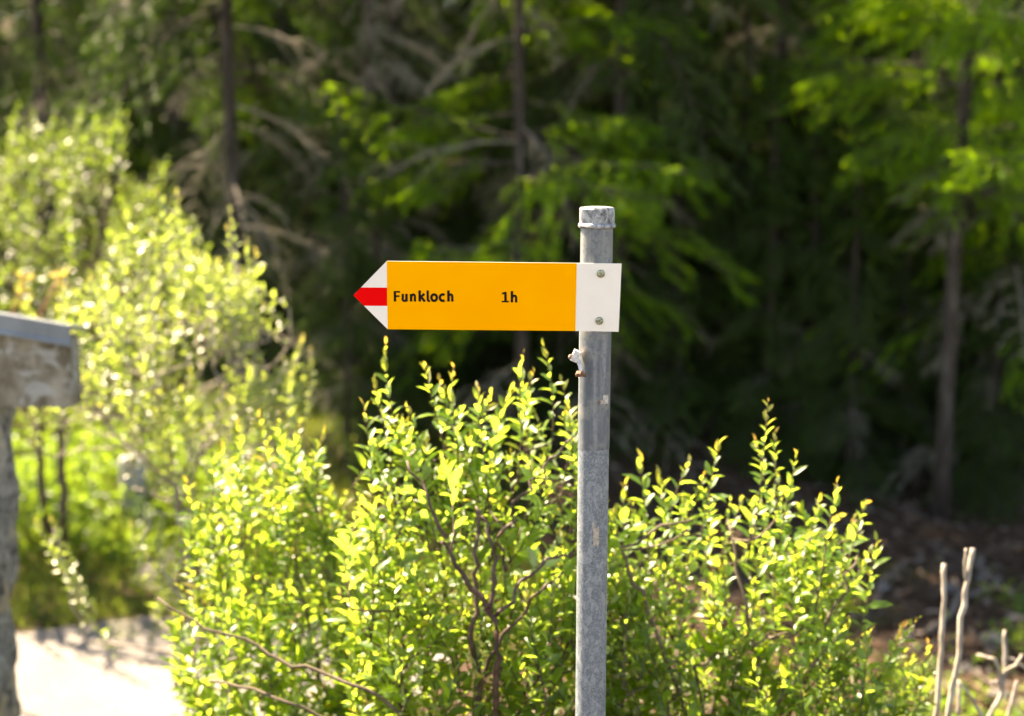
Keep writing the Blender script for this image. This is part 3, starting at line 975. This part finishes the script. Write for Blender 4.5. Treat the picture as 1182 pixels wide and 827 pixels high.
# ---------------------------------------------------------------- shelter at the left edge
SD = 5.0
sm = SD / FPX
t = NT('weathered_board')
oc = t.obj()
f1 = t.noise(9, 6, .65, oc, stretch=(1, 1, .5)); f2 = t.noise(7, 5, .65, oc, dist=1.6); f3 = t.noise(40, 4, .6, oc)
c = t.ramp(f1, [(.36, (.07, .056, .036)), (.5, (.16, .137, .10)), (.63, (.29, .26, .205))])
c = t.mix(t.ramp(f2, [(.52, 0.0), (.60, .8)]), c, (.34, .335, .31))
c = t.mix(t.ramp(f3, [(.62, 0.0), (.72, .5)]), c, (.10, .08, .06))
t.bsdf(c, .9, 0, .2, f1, .5, .01)
M['board'] = t.m
M['flash'] = simple('grey_sheet_metal', [(.3, (.13, .15, .165)), (.6, (.19, .215, .23)), (.8, (.27, .285, .295))], 9, .5, (1, 1, .4), .1, .004, .5, metal=.35)
t = NT('rough_stone')
oc = t.obj()
f1 = t.noise(11, 6, .75, oc, dist=1.2); f2 = t.noise(28, 5, .7, oc); f3 = t.noise(7, 3, .6, oc)
c = t.ramp(f1, [(.36, (.03, .027, .024)), (.46, (.13, .125, .12)), (.58, (.27, .27, .26)), (.7, (.40, .385, .35))])
c = t.mix(t.ramp(f3, [(.55, 0.0), (.62, .6)]), c, (.40, .33, .22))
t.bsdf(c, .9, 0, .2, f2, .8, .02)
M['stone'] = t.m
e0 = at(84, 470, SD)                                  # right bottom corner of the fascia
gz = float(ground(e0[0], e0[1]))
sh = thing('gateway', 'weathered stained beam under a grey metal cap on a rough stone pillar, left edge', 'gateway', (e0[0] - .9, e0[1] + .5, gz))
so_ = np.array((e0[0] - .9, e0[1] + .5, gz))
ox = lambda px: at(px, 470, SD)[0] - so_[0]
oz = lambda py: at(84, py, SD)[2] - so_[2]
y0 = e0[1] - so_[1]
xR, xL = ox(82), ox(-420)
sl_ = .178
b = MB()   # fascia board: tapered with the roof pitch
zt = oz(391)
top = lambda x: zt + (xR - x) * sl_ if x > ox(-170) else zt + (xR - ox(-170)) * sl_ - (ox(-170) - x) * sl_
zb_ = oz(471)
for (ya, yb_, xa, xb) in ((y0, y0 + .13, xL, xR),):
    us = np.linspace(xa, xb, 15)
    V = []
    for x in us:
        for yy in (ya, yb_):
            V.append((x, yy, zb_ + (xR - x) * .02)); V.append((x, yy, top(x)))
    q = []
    for k in range(14):
        i = k * 4
        q += [(i, i + 4, i + 5, i + 1), (i + 2, i + 3, i + 7, i + 6), (i, i + 2, i + 6, i + 4), (i + 1, i + 5, i + 7, i + 3)]
    q += [(0, 1, 3, 2), (56, 58, 59, 57)]
    b.add(V, None, q)
b.build('beam', M['board'], sh, smooth=False)
b = MB()   # sheet roof with a turned-down front edge and drip lip
us = np.concatenate((np.linspace(xL - .05, ox(-170), 8), np.linspace(ox(-170), ox(88), 10)[1:]))
prof = [(y0 + .16, .028), (y0 - .022, .060), (y0 - .026, .056), (y0 - .026, .004), (y0 - .034, -.006), (y0 - .034, -.016), (y0 - .018, -.012), (y0 - .018, .045), (y0 + .16, .013)]
V = [(x, yy, top(min(x, 9)) + dz) for x in us for (yy, dz) in prof]
m_ = len(prof)
q = [(i * m_ + k, (i + 1) * m_ + k, (i + 1) * m_ + (k + 1) % m_, i * m_ + (k + 1) % m_) for i in range(len(us) - 1) for k in range(m_)]
b.add(V, None, q)
e = (len(us) - 1) * m_
b.add([V[e + k] for k in range(m_)], [(0, 1, 7), (0, 7, 8), (1, 2, 7), (2, 3, 7), (3, 6, 7), (3, 4, 6), (4, 5, 6)])
b.build('metal_cap', M['flash'], sh, smooth=False)


def pillar(mb, cx, cy, z0, z1, hw, seed):
    r_ = np.random.default_rng(seed)
    nz, na = 46, 28
    V = []
    for i in range(nz):
        z = z0 + (z1 - z0) * i / (nz - 1)
        for k in range(na):
            a = 2 * math.pi * k / na
            sq = hw / max(abs(math.cos(a)), abs(math.sin(a))) ** .62
            cour = .010 * math.sin(z * 21 + 2 * math.sin(3 * a)) + .014 * math.sin(z * 9 + 4 * a + seed)
            rr_ = sq + cour + r_.normal(0, .004)
            V.append((cx - .11 * (z1 - z) / (z1 - z0) + rr_ * math.cos(a), cy + rr_ * math.sin(a), z))
    q_ = [(i * na + k, i * na + (k + 1) % na, (i + 1) * na + (k + 1) % na, (i + 1) * na + k) for i in range(nz - 1) for k in range(na)]
    mb.add(V, None, q_)


zu = oz(470) + .01
b = MB(); pillar(b, ox(16) - .215, y0 + .16, -.35, zu, .145, 2); b.build('stone_pillar', M['stone'], sh)
b = MB(); pillar(b, ox(-390), y0 + .16, -.35, zu + .02, .145, 5); b.build('stone_pillar', M['stone'], sh)

# reddish young shoots showing above the roof edge
for (px, py, hgt, lab) in ((28, 318, .30, 'upright shoot with an orange tip above the metal-capped beam, the left one'), (70, 316, .30, 'red-stemmed shoot with a pale orange tip above the metal-capped beam, the right one')):
    d = 7.2
    p1 = at(px, py, d); p0 = np.array((at(-60, 470, d)[0], p1[1], float(ground(p1[0], p1[1]))))
    o = thing('plant_shoot', lab, 'plant', p0, 'shoots above the metal-capped beam')
    b = MB(); C = curve3(np.zeros(3), np.array((.04, 0, .6 * (p1[2] - p0[2]))), p1 - p0, 10)
    b.tube(C, np.linspace(.013, .006, 10), 6); b.build('stem', simple('red_shoot', [(.3, (.16, .05, .03)), (.7, (.30, .13, .08))], 20), o)
    b = MB(); m = 46; rr2 = np.random.default_rng(int(px))
    tt = rr2.random(m); P = C[-1] - np.array((0, 0, 1)) * (tt * .28)[:, None]
    D = unit(rr2.normal(0, 1, (m, 3)) + np.array((0, 0, .9)))
    b.leaves(P, D, unit(rr2.normal(0, 1, (m, 3))), rr2.uniform(.03, .07, m), rr2.uniform(.014, .022, m), np.clip(.9 - tt, 0, 1))
    b.build('foliage', M['willow_far'], o)

# grey stone marker behind the tall willow
pm = gpt(149, 10.6)
o = thing('stone_marker', 'short grey stone marker post standing in the grass behind the tall pale willow', 'post', pm)
top_z = at(149, 531, 10.6)[2] - pm[2]
b = MB(); r_ = np.random.default_rng(8)
hw = .098
V = []; lv = [(-.2, 1.0), (top_z - .05, 1.0), (top_z - .015, .96), (top_z, .82)]
for z, s in lv:
    for k in range(16):
        a = 2 * math.pi * (k + .5) / 16
        rr_ = hw * s / max(abs(math.cos(a)), abs(math.sin(a))) ** .9
        V.append((rr_ * math.cos(a), rr_ * math.sin(a), z))
q = [(i * 16 + k, i * 16 + (k + 1) % 16, (i + 1) * 16 + (k + 1) % 16, (i + 1) * 16 + k) for i in range(3) for k in range(16)]
b.add(V, [(48, 48 + k, 48 + k + 1) for k in range(1, 15)], q)
M['marker'] = simple('grey_granite', [(.3, (.20, .20, .20)), (.5, (.30, .30, .30)), (.7, (.40, .40, .39))], 30, .85)
b.build('shaft', M['marker'], o, smooth=False)

# ---------------------------------------------------------------- bare stems and litter at the right
def bare(label, polys, group='bare stems at the lower right'):
    P0 = np.asarray(polys[0][0][0], float)
    g = np.array((P0[0], P0[1], float(ground(P0[0], P0[1])) - .02))
    o = thing('bare_stem', label, 'dead stem', g, group)
    for j, (pts, r0, r1) in enumerate(polys):
        pts = [np.asarray(p, float) for p in pts]
        if j == 0: pts = [g] + pts
        s = np.linspace(0, len(pts) - 1, (len(pts) - 1) * 5 + 1)
        Q = np.stack([np.interp(s, np.arange(len(pts)), np.array(pts)[:, k]) for k in range(3)], 1)
        Q[1:-1] += rng.normal(0, .0013, Q[1:-1].shape)
        mb = MB(); mb.tube(Q - g, np.linspace(r0, r1, len(Q)), 8, jitter=.25)
        mb.build('stem' if j == 0 else 'twig', M['palebark'], o)


D1 = 3.9
bare('straight bare grey stem, left one of the bare stems at the lower right', [([A(1080, 830, D1), A(1086, 760, D1), A(1089, 700, D1), A(1090, 651, D1)], .0075, .0068)])
bare('tall bare pale stem with a bend near its tip, at the lower right', [([A(1094, 830, D1), A(1104, 770, D1), A(1112, 700, D1), A(1117, 668, D1), A(1123, 633, D1)], .0085, .0072),
     ([A(1115.5, 672, D1), A(1114, 655, D1 - .01), A(1115, 634, D1 - .02)], .005, .004)])
D2 = 4.3
bare('crooked branching dead twig in the lower right corner', [([A(1142, 830, D2), A(1156, 800, D2), A(1161, 770, D2), A(1160, 728, D2)], .0085, .0055),
     ([A(1156, 795, D2), A(1152, 770, D2), A(1146, 760, D2), A(1128, 756, D2 + .03)], .007, .004),
     ([A(1161, 775, D2), A(1172, 768, D2 - .03), A(1180, 756, D2 - .04)], .006, .004),
     ([A(1152, 787, D2), A(1144, 788, D2 - .04)], .005, .004),
     ([A(1161, 760, D2), A(1168, 760, D2), A(1184, 772, D2)], .005, .003)])
bare('short thin dead twig beside the crooked one in the corner', [([A(1163, 830, D2 - .1), A(1170, 800, D2 - .1), A(1175, 786, D2 - .1)], .006, .0045)])
bare('thin leaning dead twigs crossing between the bare stems', [([A(1136, 830, D1 + .2), A(1122, 806, D1 + .2), A(1106, 786, D1 + .2)], .006, .004),
     ([A(1106, 826, D1 + .2), A(1107, 800, D1 + .2), A(1107, 790, D1 + .2)], .006, .005)])

M['litterwood'] = simple('weathered_litter_wood', [(.25, (.06, .05, .04)), (.5, (.12, .10, .085)), (.8, (.22, .20, .18))], 40, .9)
# fallen branches on the slope
for (a, c, rad, lab) in (((1085, 712, 8.2), (1168, 668, 9.2), .022, 'long pale fallen branch lying on the brown slope behind the bare stems'),
                         ((1142, 640, 9.6), (1185, 690, 8.8), .022, 'grey fallen branch on the brown slope at the right edge'),
                         ((1010, 690, 8.6), (1075, 655, 9.6), .014, 'thin dark fallen branch on the slope beside the right bush'),
                         ((1040, 740, 7.8), (1120, 730, 7.9), .012, 'thin fallen stick low on the slope near the bare stems')):
    pa, pc = gpt(a[0], a[2]), gpt(c[0], c[2])
    s = np.linspace(0, 1, 12)[:, None]
    Q = pa * (1 - s) + pc * s
    Q[:, 2] = [float(ground(x, y)) + rad * .8 for x, y, _ in Q]
    Q[:, 2] += .06 * s[:, 0]
    Q[1:-1] += rng.normal(0, .02, Q[1:-1].shape)
    mb = MB(); mb.tube(Q, np.linspace(rad, rad * .5, 12), 8, jitter=.2)
    tag(mb.build('fallen_branch', M['litterwood'], origin=pa), lab, 'branch', 'fallen branches on the slope')

# rocks
M['rock'] = simple('grey_rock', [(.3, (.05, .048, .045)), (.5, (.12, .115, .11)), (.7, (.24, .235, .23))], 12, .9, None, .6, .02)
RK = [(1168, 8.0, .11, 'grey rock on the slope at the right edge, the largest'), (1135, 7.6, .07, 'small grey rock between the bare stems and the right edge'),
      (1060, 8.2, .08, 'grey rock beside the right bush on the slope'), (1030, 8.9, .07, 'small grey rock highest on the slope beside the right bush'),
      (1110, 9.0, .09, 'grey rock at the foot of the right larch'), (1150, 9.3, .08, 'grey rock behind the long fallen branch'),
      (1090, 7.4, .06, 'small pale rock low on the slope behind the left bare stem'), (1178, 7.2, .08, 'grey rock low in the right corner')]
for px, d, s_, lab in RK:
    p = gpt(px, d); r_ = np.random.default_rng(int(px))
    nu, nv = 18, 10; V = []
    ph = r_.uniform(0, 6, 6)
    for i in range(nv + 1):
        for k in range(nu):
            a = 2 * math.pi * k / nu; e_ = -math.pi / 2 + math.pi * i / nv
            v = np.array((math.cos(a) * math.cos(e_), math.sin(a) * math.cos(e_), math.sin(e_)))
            f_ = 1 + .16 * math.sin(3 * v[0] + ph[0]) + .15 * math.sin(4 * v[1] + ph[1]) + .14 * math.sin(4 * v[2] + ph[2]) + .06 * math.sin(9 * v[0] + ph[3])
            V.append(v * f_ * s_ * .62 * np.array((1.3, 1, .6)))
    q = [(i * nu + k, i * nu + (k + 1) % nu, (i + 1) * nu + (k + 1) % nu, (i + 1) * nu + k) for i in range(nv) for k in range(nu)]
    mb = MB(); mb.add(V, None, q)
    o = mb.build('rock', M['rock'], smooth=False); o.location = p + np.array((0, 0, s_ * .08)); o.rotation_euler = (0, 0, px)
    tag(o, lab, 'rock', 'rocks on the slope')

# ---------------------------------------------------------------- grass and undergrowth (uncountable)
def scatter(n, fn, seed):
    r_ = np.random.default_rng(seed)
    P = fn(r_, n)
    P = np.column_stack((P, ground(P[:, 0], P[:, 1])))
    return r_, P


def grass(name, label, n, fn, hmin, hmax, seed, wd=.012):
    r_, P = scatter(n, fn, seed); n = len(P)
    D = unit(r_.normal(0, .35, (n, 3)) + np.array((0, 0, 1)))
    S = unit(np.cross(D, r_.normal(0, 1, (n, 3))))
    mb = MB(); mb.blades(P, D, S, r_.uniform(hmin, hmax, n), np.full(n, wd), att=(r_.random(n) < .15) * .7)
    tag(mb.build(name, M['grass']), label, 'grass', kind='stuff')


def left_strip(r_, n):
    x = r_.uniform(-7, .2, n); y = r_.uniform(7.7, 13.5, n)
    k = ~path_mask(x, y) | ((r_.random(n) < .22 * np.exp(-(8.2 - y) * 5)) & (np.sin(5 * x) > -.4) & (y < 8.3))
    return np.column_stack((x, y))[k]


grass('grass', 'short sunlit grass along the far edge of the gravel path', 42000, left_strip, .06, .20, 51)


def verge(r_, n):
    x = r_.uniform(-2.5, 2.6, n); y = 3.0 + 3.2 * r_.random(n)
    k = ~path_mask(x, y)
    return np.column_stack((x, y))[k]


grass('grass', 'tufted grass on the bank under the willow bushes', 16000, verge, .06, .22, 52, .008)


def herbs(name, label, n, fn, seed, size, hmax):
    r_, P = scatter(n, fn, seed); n = len(P)
    P = P + np.column_stack((np.zeros(n), np.zeros(n), r_.random(n) ** .7 * hmax * (.55 + .45 * np.sin(3 * P[:, 0] + 1.3 * P[:, 1]) * np.sin(2.1 * P[:, 1]))))
    D = unit(r_.normal(0, 1, (n, 3)) + np.array((0, 0, .4)))
    mb = MB(); mb.leaves(P, D, unit(r_.normal(0, .6, (n, 3)) + np.array((0, 0, 1))), r_.uniform(.6, 1.3, n) * size, r_.uniform(.35, .6, n) * size, np.zeros(n))
    tag(mb.build(name, M['herb']), label, 'undergrowth', kind='stuff')


def ug_left(r_, n):
    x = r_.uniform(-6.5, -2.1, n); y = r_.uniform(9.3, 12.2, n)
    k = ~path_mask(x, y)
    return np.column_stack((x, y))[k]


herbs('undergrowth', 'knee-high green undergrowth behind the gravel path at the left', 15000, ug_left, 61, .07, .75)


def ug_right(r_, n):
    c = r_.integers(0, 7, n)
    cx = np.array((2.35, 2.75, 2.2, 3.0, 1.9, 3.3, 2.6))[c]; cy = np.array((6.4, 6.7, 7.1, 7.6, 6.6, 8.6, 6.1))[c]
    return np.column_stack((cx + r_.normal(0, .18, n), cy + r_.normal(0, .18, n)))


herbs('undergrowth', 'low green plants in patches on the brown slope at the lower right', 1300, ug_right, 62, .055, .25)


# needles, chips and twigs strewn over the bare slope
def litter(r_, n):
    return np.column_stack((r_.uniform(.6, 4.6, n), r_.uniform(6.2, 11.5, n)))


r_, P = scatter(7000, litter, 71)
n = len(P)
D = unit(np.column_stack((r_.normal(0, 1, n), r_.normal(0, 1, n), r_.normal(.12, .16, n))))
S = unit(np.cross(D, np.array((0, 0, 1.0)) + r_.normal(0, .4, (n, 3))))
mb = MB()
P[:, 2] += .006
mb.leaves(P, D, unit(np.cross(S, D)), r_.uniform(.04, .16, n), r_.uniform(.012, .045, n), np.zeros(n), curl=.3)
for k in range(160):
    p = P[k]; d = D[k] * r_.uniform(.15, .5)
    mb.tube([p - d * .5 + (0, 0, .012), p + (0, 0, .02), p + d * .5 + (0, 0, .015)], [.007, .006, .004], 5, cap=False, mat=1)
M['chips'] = leaf_mat('litter_chips', [(0, (.035, .022, .014)), (.6, (.08, .05, .032)), (.88, (.14, .10, .07)), (1, (.24, .20, .165))],
                      (.1, .07, .05), (.1, .07, .05), (.05, .03, .02), .05, .9, .1)
tag(mb.build('forest_litter', [M['chips'], M['litterwood']]), 'brown litter of bark chips and twigs strewn over the slope', 'litter', kind='stuff')
